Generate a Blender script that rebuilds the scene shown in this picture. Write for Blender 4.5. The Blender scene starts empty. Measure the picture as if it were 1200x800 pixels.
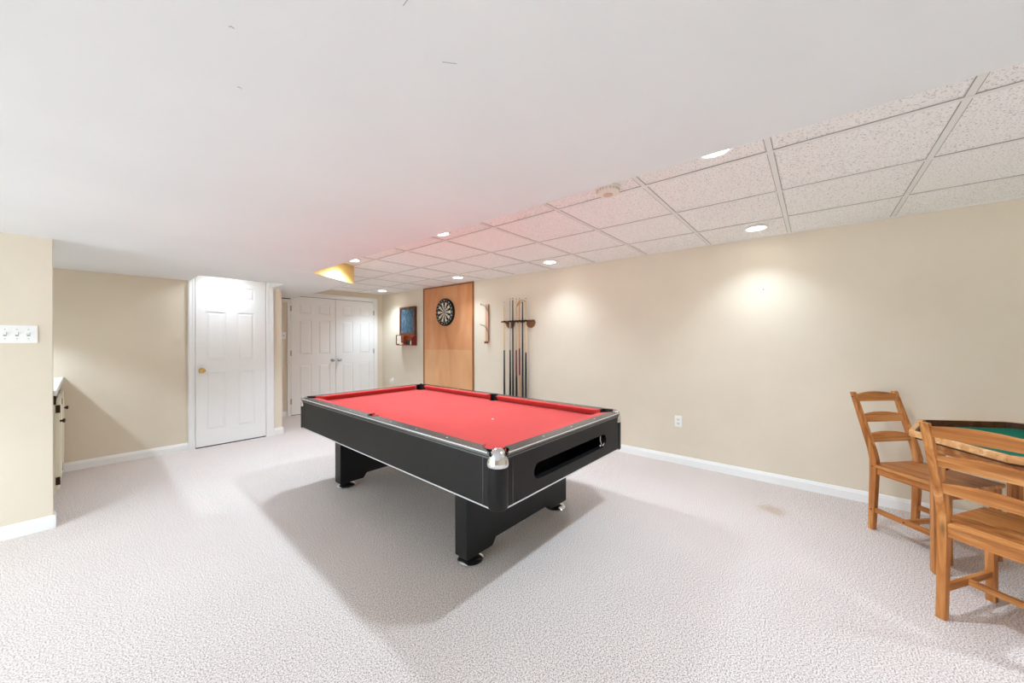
import bpy, bmesh, math, random
from mathutils import Matrix, Vector
random.seed(7)
SC = bpy.context.scene
COL = SC.collection
PI = math.pi
R = math.radians

# ------------------------------------------------------------------ camera
CAM_Z = 1.2746
cam_data = bpy.data.cameras.new('camera')
cam = bpy.data.objects.new('camera', cam_data)
COL.objects.link(cam)
cam_data.sensor_width = 36.0
cam_data.lens = 36.0 * 422.53 / 1200.0
cam_data.shift_y = -2.555 / 1200.0
cam_data.clip_start = 0.05
cam.matrix_world = (Matrix.Translation((0, 0, CAM_Z)) @ Matrix.Rotation(-0.872066, 4, 'Z')
                    @ Matrix.Rotation(PI / 2, 4, 'X') @ Matrix.Rotation(-0.002218, 4, 'Z'))
SC.camera = cam

# ------------------------------------------------------------------ world, exposure
world = bpy.data.worlds.new('world')
SC.world = world
world.use_nodes = True
world.node_tree.nodes['Background'].inputs[0].default_value = (0.82, 0.985, 1.08, 1)
world.node_tree.nodes['Background'].inputs[1].default_value = 4.0
SC.view_settings.view_transform = 'Standard'
SC.view_settings.look = 'None'
SC.view_settings.exposure = 1.2
SC.view_settings.gamma = 1.0
SC.view_settings.use_curve_mapping = False
SC.cycles.max_bounces = 12
SC.cycles.diffuse_bounces = 8
SC.cycles.caustics_reflective = False
SC.cycles.caustics_refractive = False
SC.cycles.use_denoising = True
SC.cycles.sample_clamp_indirect = 4.0
CAN_POWER = 44.0          # recessed ceiling lights along the soffit edge
WALL_CAN_POWER = 13.5     # recessed ceiling lights along the right wall
SOFFIT_POWER = 100.0       # every recessed light of the low soffit
CAN_COLOUR = (0.85, 1.005, 1.16)

pl = bpy.data.lights.new('fill_portal', 'AREA')  # brings sky fill in through the added window
pl.shape = 'RECTANGLE'; pl.size = 3.4; pl.size_y = 1.9
pl.cycles.is_portal = True
po = bpy.data.objects.new('fill_portal', pl); COL.objects.link(po)
po.location = (-3.46, 2.1, 0.99); po.rotation_euler = (0, -PI / 2, 0)
pl.size, pl.size_y = 1.9, 2.8

# ------------------------------------------------------------------ measures
WX = 3.919       # right wall
CEIL = 2.184     # drop ceiling
SOF = 1.965      # underside of the low soffit
YB = 6.734       # far wall with the double doors
YD = 5.57        # wall with the single door
YN = 3.975       # short wall with the light switches
REAR = -3.2
LEFT = -3.4

# ------------------------------------------------------------------ materials
def lin(c):
    return tuple(((v / 255.0) / 12.92 if v / 255.0 <= 0.04045 else ((v / 255.0 + 0.055) / 1.055) ** 2.4) for v in c) + (1.0,)

def mat_base(name, col, rough=0.5, metal=0.0, spec=0.5):
    m = bpy.data.materials.new(name)
    m.use_nodes = True
    b = m.node_tree.nodes['Principled BSDF']
    b.inputs['Base Color'].default_value = lin(col)
    b.inputs['Roughness'].default_value = rough
    b.inputs['Metallic'].default_value = metal
    b.inputs['Specular IOR Level'].default_value = spec
    return m, m.node_tree.nodes, m.node_tree.links, b

def coords(n, l, scale=(1, 1, 1)):
    tc = n.new('ShaderNodeTexCoord')
    mp = n.new('ShaderNodeMapping')
    mp.inputs['Scale'].default_value = scale
    l.new(tc.outputs['Object'], mp.inputs['Vector'])
    return mp.outputs['Vector']

def noise(n, l, vec, scale, detail=3.0, rough=0.55, dist=0.0):
    t = n.new('ShaderNodeTexNoise')
    t.inputs['Scale'].default_value = scale
    t.inputs['Detail'].default_value = detail
    t.inputs['Roughness'].default_value = rough
    t.inputs['Distortion'].default_value = dist
    l.new(vec, t.inputs['Vector'])
    return t.outputs['Fac']

def ramp(n, l, fac, stops):
    r = n.new('ShaderNodeValToRGB')
    e = r.color_ramp.elements
    while len(e) < len(stops):
        e.new(0.5)
    for i, (p, c) in enumerate(stops):
        e[i].position = p
        e[i].color = lin(c) if len(c) == 3 and max(c) > 1.0 else (tuple(c) + (1.0,))[:4]
    l.new(fac, r.inputs['Fac'])
    return r.outputs['Color']

def bump(n, l, b, h, strength, dist=0.002):
    k = n.new('ShaderNodeBump')
    k.inputs['Strength'].default_value = strength
    k.inputs['Distance'].default_value = dist
    l.new(h, k.inputs['Height'])
    l.new(k.outputs['Normal'], b.inputs['Normal'])

def painted(name, col, rough=0.6, var=6, bscale=220.0, bstr=0.12, spec=0.3):
    m, n, l, b = mat_base(name, col, rough, 0, spec)
    v = coords(n, l)
    f = noise(n, l, v, 1.7, 4)
    lo = tuple(max(0, c - var) for c in col)
    hi = tuple(min(255, c + var) for c in col)
    l.new(ramp(n, l, f, [(0.3, lo), (0.7, hi)]), b.inputs['Base Color'])
    bump(n, l, b, noise(n, l, v, bscale, 2), bstr, 0.001)
    return m

def plain(name, col, rough=0.5, metal=0.0, spec=0.5, var=4, scale=40.0):
    m, n, l, b = mat_base(name, col, rough, metal, spec)
    v = coords(n, l)
    f = noise(n, l, v, scale, 3)
    lo = tuple(max(0, c - var) for c in col)
    hi = tuple(min(255, c + var) for c in col)
    l.new(ramp(n, l, f, [(0.3, lo), (0.7, hi)]), b.inputs['Base Color'])
    return m

def wood(name, dark, mid, light, axis='X', scale=1.0, rough=0.45, knots=True):
    m, n, l, b = mat_base(name, mid, rough, 0, 0.35)
    s = {'X': (0.9, 14, 14), 'Y': (14, 0.9, 14), 'Z': (14, 14, 0.9)}[axis]
    v = coords(n, l, tuple(k * scale for k in s))
    f = noise(n, l, v, 2.2, 5, 0.6, 0.8)
    c1 = ramp(n, l, f, [(0.28, dark), (0.5, mid), (0.72, light)])
    if knots:
        v2 = coords(n, l, {'X': (2.2, 9, 9), 'Y': (9, 2.2, 9), 'Z': (9, 9, 2.2)}[axis])
        vo = n.new('ShaderNodeTexVoronoi')
        vo.inputs['Scale'].default_value = 1.6
        l.new(v2, vo.inputs['Vector'])
        k = ramp(n, l, vo.outputs['Distance'], [(0.04, (0.25, 0.25, 0.25)), (0.17, (1, 1, 1))])
        mx = n.new('ShaderNodeMix')
        mx.data_type = 'RGBA'
        mx.blend_type = 'MULTIPLY'
        mx.inputs['Factor'].default_value = 0.75
        l.new(c1, mx.inputs['A'])
        l.new(k, mx.inputs['B'])
        c1 = mx.outputs['Result']
    l.new(c1, b.inputs['Base Color'])
    bump(n, l, b, f, 0.08, 0.001)
    return m

M = {}
M['wall'] = painted('beige wall paint', (222, 211, 192), 0.7, 3)
M['soffit'] = painted('flat white soffit paint', (222, 223, 222), 0.75, 2)
M['white'] = painted('white semi-gloss trim paint', (238, 238, 236), 0.38, 2, 120, 0.04, 0.4)
M['yellow_lit'] = painted('beige paint with yellow lamplight', (226, 196, 120), 0.7, 3)  # base colour carries the yellow light of the nearby lamp
M['cream'] = painted('cream cabinet paint', (228, 222, 200), 0.45, 3)
M['tee'] = painted('white metal ceiling grid', (232, 232, 229), 0.5, 2)
M['shade_mark_grey'] = plain('grey for grid shadow lines and marks', (170, 167, 164), 0.9, 0, 0.1, 3)
M['plate'] = plain('white plastic plate', (244, 244, 242), 0.35, 0, 0.5, 2)
M['dark'] = plain('black shadow gap', (16, 15, 14), 0.9, 0, 0.1, 3)
M['black'] = plain('black laminate', (15, 14, 13), 0.5, 0, 0.35, 4, 60)
M['rail'] = plain('glossy black rail laminate', (34, 34, 35), 0.26, 0, 0.9, 4, 60)
M['rail'].node_tree.nodes['Principled BSDF'].inputs['IOR'].default_value = 1.9
M['groove'] = plain('dark grey trim', (112, 112, 112), 0.35, 0.5, 0.5, 4)
M['black_leg'] = plain('black leg laminate', (13, 13, 14), 0.45, 0, 0.4, 3, 60)
M['blackp'] = plain('black plastic', (14, 14, 16), 0.35, 0, 0.4, 3)
M['chrome'] = plain('polished chrome', (225, 226, 228), 0.12, 1.0, 0.5, 3)
M['steel'] = plain('brushed nickel', (176, 176, 174), 0.3, 1.0, 0.5, 5)
M['silver'] = plain('silver trim', (226, 228, 230), 0.35, 0.5, 0.5, 3)
M['brass'] = plain('polished brass', (214, 180, 104), 0.2, 1.0, 0.5, 6)
M['bronze'] = plain('dark bronze', (62, 40, 28), 0.45, 0.6, 0.5, 5)
M['bristle_black'] = plain('black dartboard bristle', (20, 20, 20), 0.9, 0, 0.2, 5, 400)
M['bristle_cream'] = plain('cream dartboard bristle', (226, 216, 190), 0.9, 0, 0.2, 6, 400)
M['bristle_red'] = plain('red dartboard bristle', (120, 34, 30), 0.9, 0, 0.2, 6, 400)
M['bristle_green'] = plain('green dartboard bristle', (26, 72, 50), 0.9, 0, 0.2, 6, 400)
M['ivory'] = plain('ivory plastic', (232, 226, 214), 0.4, 0, 0.4, 3)
M['red_leather'] = plain('dark red lacquer', (128, 26, 24), 0.3, 0, 0.5, 8)
M['green'] = plain('green felt', (14, 104, 84), 0.95, 0, 0.1, 8, 300)
M['paper'] = plain('white paper', (236, 236, 232), 0.8, 0, 0.2, 3)
PINE = ((136, 76, 32), (184, 118, 60), (216, 158, 98))
for ax in 'XYZ':
    M['pine_' + ax] = wood('stained pine grain ' + ax, *PINE, axis=ax)
M['pine_plank'] = wood('light pine plank', (186, 126, 74), (214, 160, 104), (236, 196, 148), axis='Y')
M['trough'] = wood('dark stained and shaded wood', (62, 34, 16), (84, 50, 26), (104, 66, 36), axis='X', knots=False)
M['walnut'] = wood('walnut frame', (80, 42, 26), (112, 62, 40), (138, 84, 56), axis='Z', knots=False)
M['walnut_red'] = wood('reddish brown wood', (120, 58, 34), (158, 84, 50), (186, 110, 70), axis='Y', knots=False)
M['maple'] = wood('pale maple', (206, 176, 128), (222, 196, 150), (236, 214, 172), axis='Z', knots=False)
M['maple_pink'] = wood('pinkish maple', (196, 146, 116), (214, 166, 134), (228, 186, 154), axis='Z', knots=False)
M['bar_brown'] = wood('brown rack wood', (110, 72, 44), (136, 94, 60), (158, 116, 78), axis='Y', knots=False)
M['oak_trim'] = wood('brown stained trim', (112, 70, 38), (146, 96, 54), (170, 120, 72), axis='Z', knots=False)

def panel_mat(name, a, b_, c):
    m, n, l, b = mat_base(name, b_, 0.6, 0, 0.3)
    v = coords(n, l, (3, 2.0, 0.7))
    f = noise(n, l, v, 1.6, 4, 0.5, 0.6)
    l.new(ramp(n, l, f, [(0.3, a), (0.5, b_), (0.72, c)]), b.inputs['Base Color'])
    bump(n, l, b, noise(n, l, coords(n, l), 160, 2), 0.06, 0.001)
    return m
M['ply'] = panel_mat('tan plywood', (196, 132, 86), (210, 148, 102), (220, 164, 120))
M['ply_low'] = panel_mat('paler tan plywood', (204, 150, 104), (214, 162, 116), (222, 174, 130))

def slate_mat():
    m, n, l, b = mat_base('chalky slate', (70, 92, 108), 0.85, 0, 0.2)
    f = noise(n, l, coords(n, l, (1, 1, 0.55)), 11, 6, 0.65, 1.6)
    l.new(ramp(n, l, f, [(0.3, (42, 58, 72)), (0.5, (74, 98, 116)), (0.68, (128, 148, 160))]), b.inputs['Base Color'])
    return m
M['slate'] = slate_mat()

def cloth_mat():
    m, n, l, b = mat_base('red billiard cloth', (226, 40, 40), 0.95, 0, 0.12)
    v = coords(n, l)
    f = noise(n, l, v, 3.0, 4)
    l.new(ramp(n, l, f, [(0.3, (196, 62, 60)), (0.7, (202, 68, 65))]), b.inputs['Base Color'])
    b.inputs['Sheen Weight'].default_value = 0.25
    b.inputs['Sheen Tint'].default_value = (1, 0.6, 0.58, 1)
    bump(n, l, b, noise(n, l, v, 900, 2), 0.1, 0.0006)
    return m
M['cloth'] = cloth_mat()

def carpet_mat():
    m, n, l, b = mat_base('speckled frieze carpet', (212, 205, 202), 0.98, 0, 0.05)
    v = coords(n, l)
    f1 = noise(n, l, v, 170, 4.0, 0.85)
    f2 = noise(n, l, v, 1.1, 4)
    c = ramp(n, l, f1, [(0.385, (88, 80, 77)), (0.46, (196, 185, 180)), (0.52, (238, 228, 223)), (0.62, (255, 248, 244))])
    c2 = ramp(n, l, f2, [(0.3, (0.93, 0.925, 0.92)), (0.7, (1, 1, 1))])
    mx = n.new('ShaderNodeMix'); mx.data_type = 'RGBA'; mx.blend_type = 'MULTIPLY'
    mx.inputs['Factor'].default_value = 1.0
    l.new(c, mx.inputs['A']); l.new(c2, mx.inputs['B'])
    # an old brown stain with its own ragged outline
    sub = n.new('ShaderNodeVectorMath'); sub.operation = 'SUBTRACT'
    sub.inputs[1].default_value = (3.31, 0.24, 0)
    l.new(v, sub.inputs[0])
    sc = n.new('ShaderNodeVectorMath'); sc.operation = 'MULTIPLY'
    sc.inputs[1].default_value = (3.4, 3.6, 0)
    l.new(sub.outputs[0], sc.inputs[0])
    ln = n.new('ShaderNodeVectorMath'); ln.operation = 'LENGTH'
    l.new(sc.outputs[0], ln.inputs[0])
    ad = n.new('ShaderNodeMath'); ad.operation = 'ADD'
    l.new(ln.outputs['Value'], ad.inputs[0])
    l.new(noise(n, l, v, 9, 4, 0.7), ad.inputs[1])
    st = ramp(n, l, ad.outputs[0], [(0.55, (0.83, 0.76, 0.66)), (0.95, (1, 1, 1))])
    m2 = n.new('ShaderNodeMix'); m2.data_type = 'RGBA'; m2.blend_type = 'MULTIPLY'
    m2.inputs['Factor'].default_value = 1.0
    l.new(mx.outputs['Result'], m2.inputs['A']); l.new(st, m2.inputs['B'])
    l.new(m2.outputs['Result'], b.inputs['Base Color'])
    bump(n, l, b, noise(n, l, v, 150, 4, 0.8), 0.6, 0.006)
    return m
M['carpet'] = carpet_mat()

def tile_mat():
    m, n, l, b = mat_base('fissured mineral fibre tile', (222, 217, 213), 0.9, 0, 0.1)
    tc = n.new('ShaderNodeTexCoord')
    oi = n.new('ShaderNodeObjectInfo')
    ml = n.new('ShaderNodeMath'); ml.operation = 'MULTIPLY'; ml.inputs[1].default_value = 37.0
    l.new(oi.outputs['Random'], ml.inputs[0])
    av = n.new('ShaderNodeVectorMath'); av.operation = 'ADD'
    l.new(tc.outputs['Object'], av.inputs[0]); l.new(ml.outputs[0], av.inputs[1])
    v = av.outputs[0]
    f = noise(n, l, v, 130, 3, 0.65)
    c = ramp(n, l, f, [(0.33, (150, 146, 143)), (0.39, (222, 220, 218)), (0.46, (246, 245, 243)), (0.8, (250, 249, 247))])
    l.new(c, b.inputs['Base Color'])
    bump(n, l, b, f, 0.35, 0.003)
    return m
M['tile'] = tile_mat()

def emit_mat(name, col, strength):
    m, n, l, b = mat_base(name, (250, 250, 250), 0.4)
    b.inputs['Emission Color'].default_value = col + (1,)
    b.inputs['Emission Strength'].default_value = strength
    return m
def glass_mat():
    m, n, l, b = mat_base('clear glass of the added window', (255, 255, 255), 0.02)
    t = n.new('ShaderNodeBsdfTransparent'); g = n.new('ShaderNodeBsdfGlossy'); g.inputs['Roughness'].default_value = 0.02
    mx = n.new('ShaderNodeMixShader'); mx.inputs[0].default_value = 0.06
    l.new(t.outputs[0], mx.inputs[1]); l.new(g.outputs[0], mx.inputs[2])
    l.new(mx.outputs[0], n['Material Output'].inputs['Surface'])
    return m
M['glass'] = glass_mat()
M['lens'] = emit_mat('lit lamp lens', (1.0, 0.96, 0.9), 9.0)

# ------------------------------------------------------------------ helpers
class MB:
    """collects shapes and links them as one mesh"""
    def __init__(self):
        self.bm = bmesh.new()
    def box(self, x0, x1, y0, y1, z0, z1, bev=0.0):
        v = [self.bm.verts.new(p) for p in ((x0, y0, z0), (x1, y0, z0), (x1, y1, z0), (x0, y1, z0), (x0, y0, z1), (x1, y0, z1), (x1, y1, z1), (x0, y1, z1))]
        fs = [self.bm.faces.new([v[i] for i in f]) for f in ((3, 2, 1, 0), (4, 5, 6, 7), (0, 1, 5, 4), (1, 2, 6, 5), (2, 3, 7, 6), (3, 0, 4, 7))]
        if bev:
            es = list({e for f in fs for e in f.edges})
            bmesh.ops.bevel(self.bm, geom=es, offset=bev, segments=2, profile=0.7, affect='EDGES')
        return self
    def prism(self, pts, a0, a1, axis='Z', bev=0.0):
        """polygon pts extruded along an axis; pts are (x,y) for Z, (y,z) for X, (x,z) for Y"""
        def P(p, a):
            return {'Z': (p[0], p[1], a), 'X': (a, p[0], p[1]), 'Y': (p[0], a, p[1])}[axis]
        lo = [self.bm.verts.new(P(p, a0)) for p in pts]
        hi = [self.bm.verts.new(P(p, a1)) for p in pts]
        n = len(pts)
        fs = [self.bm.faces.new(lo[::-1]), self.bm.faces.new(hi)]
        for i in range(n):
            fs.append(self.bm.faces.new((lo[i], lo[(i + 1) % n], hi[(i + 1) % n], hi[i])))
        if bev:
            es = list({e for f in fs[:2] for e in f.edges})
            bmesh.ops.bevel(self.bm, geom=es, offset=bev, segments=2, profile=0.7, affect='EDGES')
        bmesh.ops.recalc_face_normals(self.bm, faces=[f for f in fs if f.is_valid])
        return self
    def ring(self, outer, inner, z0, z1):
        """flat plate with a hole, outer and inner are (x,y) loops"""
        tmp = bmesh.new()
        es = []
        for loop in (outer, inner):
            vs = [tmp.verts.new((x, y, z0)) for x, y in loop]
            es += [tmp.edges.new((vs[i], vs[(i + 1) % len(vs)])) for i in range(len(vs))]
        bmesh.ops.triangle_fill(tmp, use_beauty=True, use_dissolve=False, edges=es)
        r = bmesh.ops.extrude_face_region(tmp, geom=list(tmp.faces))
        bmesh.ops.translate(tmp, verts=[g for g in r['geom'] if isinstance(g, bmesh.types.BMVert)], vec=(0, 0, z1 - z0))
        bmesh.ops.recalc_face_normals(tmp, faces=list(tmp.faces))
        me = bpy.data.meshes.new('t'); tmp.to_mesh(me); tmp.free()
        self.bm.from_mesh(me); bpy.data.meshes.remove(me)
        return self
    def lathe(self, prof, c=(0, 0, 0), n=24, axis='Z', a0=0.0, a1=2 * PI):
        """profile (r, h) turned about an axis through c"""
        full = abs(a1 - a0 - 2 * PI) < 1e-6
        cnt = n if full else n + 1
        rows = []
        for r, h in prof:
            row = []
            for i in range(cnt):
                a = a0 + (a1 - a0) * i / n
                p = {'Z': (r * math.cos(a), r * math.sin(a), h), 'X': (h, r * math.cos(a), r * math.sin(a)), 'Y': (r * math.cos(a), h, r * math.sin(a))}[axis]
                row.append(self.bm.verts.new((c[0] + p[0], c[1] + p[1], c[2] + p[2])))
            rows.append(row)
        fs = []
        for a, b in zip(rows, rows[1:]):
            for i in range(n):
                j = (i + 1) % cnt
                fs.append(self.bm.faces.new((a[i], a[j], b[j], b[i])))
        if full:
            fs.append(self.bm.faces.new(rows[0][::-1]))
            fs.append(self.bm.faces.new(rows[-1]))
        bmesh.ops.remove_doubles(self.bm, verts=[v for row in rows for v in row], dist=1e-6)
        bmesh.ops.recalc_face_normals(self.bm, faces=[f for f in self.bm.faces])
        return self
    def tube(self, pts, rad, n=8):
        """a round bar through pts; rad one number or one per point"""
        pts = [Vector(p) for p in pts]
        rads = rad if isinstance(rad, (list, tuple)) else [rad] * len(pts)
        rows = []
        for i, p in enumerate(pts):
            t = (pts[min(i + 1, len(pts) - 1)] - pts[max(i - 1, 0)]).normalized()
            u = t.orthogonal().normalized() if i == 0 else (u - t * u.dot(t)).normalized()
            w = t.cross(u)
            rows.append([self.bm.verts.new(p + (u * math.cos(2 * PI * k / n) + w * math.sin(2 * PI * k / n)) * rads[i]) for k in range(n)])
        for a, b in zip(rows, rows[1:]):
            for k in range(n):
                self.bm.faces.new((a[k], a[(k + 1) % n], b[(k + 1) % n], b[k]))
        self.bm.faces.new(rows[0][::-1]); self.bm.faces.new(rows[-1])
        return self
    def frustum(self, x0, x1, z0, z1, y0, y1, ins):
        """raised door field: base rectangle at y0, smaller top at y1 (y1 towards the viewer)"""
        b = [(x0, y0, z0), (x1, y0, z0), (x1, y0, z1), (x0, y0, z1)]
        t = [(x0 + ins, y1, z0 + ins), (x1 - ins, y1, z0 + ins), (x1 - ins, y1, z1 - ins), (x0 + ins, y1, z1 - ins)]
        vb = [self.bm.verts.new(p) for p in b]; vt = [self.bm.verts.new(p) for p in t]
        self.bm.faces.new(vt); self.bm.faces.new(vb[::-1])
        for i in range(4):
            self.bm.faces.new((vb[i], vb[(i + 1) % 4], vt[(i + 1) % 4], vt[i]))
        bmesh.ops.recalc_face_normals(self.bm, faces=list(self.bm.faces))
        return self
    def build(self, name, mat, parent=None, smooth=None, bevel=0.0):
        me = bpy.data.meshes.new(name)
        self.bm.to_mesh(me); self.bm.free()
        me.materials.append(mat)
        o = bpy.data.objects.new(name, me)
        COL.objects.link(o)
        if parent:
            o.parent = parent
        if smooth:
            me.polygons.foreach_set('use_smooth', [True] * len(me.polygons))
            try:
                me.set_sharp_from_angle(angle=R(smooth))
            except Exception:
                pass
        if bevel:
            md = o.modifiers.new('bevel', 'BEVEL')
            md.width = bevel; md.segments = 2; md.limit_method = 'ANGLE'; md.angle_limit = R(40)
        return o

def box(name, mat, parent, x0, x1, y0, y1, z0, z1, bev=0.0):
    return MB().box(x0, x1, y0, y1, z0, z1, bev).build(name, mat, parent)

def tag(o, label=None, cat=None, group=None, kind=None):
    if label: o['label'] = label
    if cat: o['category'] = cat
    if group: o['group'] = group
    if kind: o['kind'] = kind
    return o

def thing(name, label, cat, loc=(0, 0, 0), rz=0.0, group=None):
    o = bpy.data.objects.new(name, None)
    COL.objects.link(o)
    o.empty_display_size = 0.1
    o.location = loc; o.rotation_euler = (0, 0, rz)
    return tag(o, label, cat, group)

def struct(o):
    o['kind'] = 'structure'
    return o

def structroot(name):
    o = bpy.data.objects.new(name, None)
    COL.objects.link(o)
    o.empty_display_size = 0.1
    return struct(o)

def copy_tree(o, parent=None):
    c = o.copy(); COL.objects.link(c); c.parent = parent
    for ch in list(o.children):
        copy_tree(ch, c)
    return c

# ------------------------------------------------------------------ the setting
struct(MB().box(LEFT, WX + 0.1, REAR, YB + 0.1, -0.06, 0.0).build('floor', M['carpet']))
struct(box('wall_right', M['wall'], None, WX, WX + 0.1, REAR, YB + 0.1, 0, 2.3))
struct(box('wall_far', M['wall'], None, 1.748, WX, YB, YB + 0.1, 0, 2.3))
struct(box('wall_middle', M['wall'], None, -1.9, 1.748, YD, YD + 0.1, 0, 2.3))
struct(box('wall_corridor', M['wall'], None, 1.648, 1.748, YD + 0.1, YB, 0, 2.3))
struct(box('wall_near', M['wall'], None, LEFT, -0.133, YN, YN + 0.1, 0, 2.3))
struct(box('wall_alcove', M['wall'], None, -1.9, -1.8, YN + 0.1, YD, 0, 2.3))
WY0, WY1, WZ = 0.7, 3.5, 1.94
struct(MB().box(LEFT - 0.1, LEFT, REAR, WY0, 0, 2.3).box(LEFT - 0.1, LEFT, WY1, YN + 0.1, 0, 2.3).box(LEFT - 0.1, LEFT, WY0, WY1, WZ, 2.3).build('wall_left', M['wall']))
win = structroot('added_window_1')  # invented window, never in view, added to let fill light in
for y in (WY0, (WY0 + WY1) / 2 - 0.03, WY1 - 0.06):
    box('added_window_frame', M['white'], win, LEFT - 0.08, LEFT - 0.02, y, y + 0.06, 0.0, WZ)
for z in (0.0, WZ - 0.06):
    for y in (WY0 + 0.06, (WY0 + WY1) / 2 + 0.03):
        box('added_window_frame', M['white'], win, LEFT - 0.08, LEFT - 0.02, y, y + (WY1 - WY0) / 2 - 0.09, z, z + 0.06)
for y in (WY0 + 0.06, (WY0 + WY1) / 2 + 0.03):
    box('added_window_pane', M['glass'], win, LEFT - 0.052, LEFT - 0.048, y, y + (WY1 - WY0) / 2 - 0.09, 0.06, WZ - 0.06)
struct(box('wall_rear', M['wall'], None, LEFT - 0.1, WX + 0.1, REAR - 0.1, REAR, 0, 2.3))

# the low soffit: one slab with the notch in front of the single door cut out
NX0, NX1, NY0 = 0.80, 1.60, 5.03
EX = 1.515
main = [(LEFT, REAR), (EX, REAR), (EX, 3.97), (2.165, 4.39), (2.205, 5.2), (2.23, YB), (1.748, YB), (1.748, YD),
        (NX1, YD), (NX1, NY0), (NX0, NY0), (NX0, YD), (LEFT, YD)]
soffit = struct(MB().prism(main, SOF, CEIL + 0.02).build('ceiling_soffit', M['soffit']))
# faces of the soffit jog, lamp's yellow glow in its colour, and the notch
jog = MB()
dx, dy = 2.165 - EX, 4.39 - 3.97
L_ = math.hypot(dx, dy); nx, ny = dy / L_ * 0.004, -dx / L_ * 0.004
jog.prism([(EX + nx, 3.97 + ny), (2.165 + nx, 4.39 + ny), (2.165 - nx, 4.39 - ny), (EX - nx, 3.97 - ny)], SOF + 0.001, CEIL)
jog.build('soffit_jog', M['yellow_lit'], soffit)
box('notch_wall', M['wall'], soffit, NX0 - 0.001, NX1 + 0.001, NY0 - 0.002, NY0 + 0.004, SOF + 0.001, CEIL)
box('notch_ceiling', M['soffit'], soffit, NX0, NX1, NY0, YD, CEIL - 0.005, CEIL + 0.03)

# drop ceiling: backing, every tile and the metal grid
ceiling = struct(box('ceiling', M['soffit'], None, EX, WX, REAR, YB, CEIL + 0.035, CEIL + 0.06))
GX = [EX, 2.157, 2.771, 3.388, WX]
Y0G, P = 0.166, 0.6125
ks = [k for k in range(-6, 12)]
GY = sorted({round(Y0G + P * k, 4) for k in ks if REAR < Y0G + P * k < YB} | {REAR, YB})
tile_me = {}
for i in range(4):
    for j in range(len(GY) - 1):
        w, d = GX[i + 1] - GX[i] - 0.012, GY[j + 1] - GY[j] - 0.012
        key = (round(w, 3), round(d, 3))
        if key not in tile_me:
            t = MB().box(-w / 2, w / 2, -d / 2, d / 2, 0, 0.015).build('ceiling_tile', M['tile'], ceiling)
            tile_me[key] = t.data
        else:
            t = bpy.data.objects.new('ceiling_tile', tile_me[key]); COL.objects.link(t); t.parent = ceiling
        t.location = ((GX[i] + GX[i + 1]) / 2, (GY[j] + GY[j + 1]) / 2, CEIL + 0.004)
for x in GX[1:4]:
    box('main_tee', M['tee'], ceiling, x - 0.012, x + 0.012, REAR, YB, CEIL - 0.001, CEIL + 0.03, 0.001)
for y in GY[1:-1]:
    for i in range(4):
        box('cross_tee', M['tee'], ceiling, GX[i] + (0.0125 if i else 0), GX[i + 1] - 0.0125, y - 0.012, y + 0.012, CEIL, CEIL + 0.03, 0.001)
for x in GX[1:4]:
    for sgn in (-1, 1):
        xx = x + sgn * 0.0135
        box('shade_mark_grey', M['shade_mark_grey'], ceiling, xx - 0.0015, xx + 0.0015, REAR, YB, CEIL + 0.0005, CEIL + 0.0035)  # grey strips stand in for the shadow lines beside the tees
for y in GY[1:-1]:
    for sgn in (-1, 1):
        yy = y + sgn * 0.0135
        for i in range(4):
            box('shade_mark_grey', M['shade_mark_grey'], ceiling, GX[i] + (0.0155 if i else 0), GX[i + 1] - 0.0155, yy - 0.0015, yy + 0.0015, CEIL + 0.0005, CEIL + 0.0035)
box('wall_angle', M['tee'], ceiling, WX - 0.02, WX, REAR, YB, CEIL - 0.001, CEIL + 0.004)
box('wall_angle', M['tee'], ceiling, 2.23, WX - 0.02, YB - 0.02, YB, CEIL - 0.001, CEIL + 0.004)

# baseboards: moulded profile
def baseboard(name, x0, y0, x1, y1, h=0.086, t=0.014):
    """runs from (x0,y0) to (x1,y1) with the room on its left-hand side"""
    dx, dy = x1 - x0, y1 - y0
    L = math.hypot(dx, dy); ux, uy = dx / L, dy / L; nx, ny = -uy, ux
    prof = [(0, 0), (t, 0), (t, h * 0.72), (t * 0.75, h * 0.8), (t * 0.55, h * 0.93), (t * 0.3, h), (0, h)]
    b = MB()
    lo = [b.bm.verts.new((x0 + nx * a, y0 + ny * a, z)) for a, z in prof]
    hi = [b.bm.verts.new((x1 + nx * a, y1 + ny * a, z)) for a, z in prof]
    n = len(prof)
    b.bm.faces.new(lo); b.bm.faces.new(hi[::-1])
    for i in range(n):
        b.bm.faces.new((lo[i], hi[i], hi[(i + 1) % n], lo[(i + 1) % n]))
    bmesh.ops.recalc_face_normals(b.bm, faces=list(b.bm.faces))
    return struct(b.build(name, M['white']))
baseboard('baseboard_right', WX, REAR, WX, YB)
baseboard('baseboard_far', WX, YB, 3.80, YB)
baseboard('baseboard_far', 2.185, YB, 1.748, YB)
baseboard('baseboard_middle', 0.783, YD, -0.13, YD)
baseboard('baseboard_middle', 1.762, YD, 1.648, YD)
baseboard('baseboard_corridor', 1.748, YB, 1.748, YD - 0.012)
baseboard('baseboard_near', -0.12, YN, LEFT, YN)
baseboard('baseboard_near', -0.133, YN + 0.1, -0.133, YN - 0.012)
baseboard('baseboard_left', LEFT, YN, LEFT, REAR)
baseboard('baseboard_rear', LEFT, REAR, WX, REAR)

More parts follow.
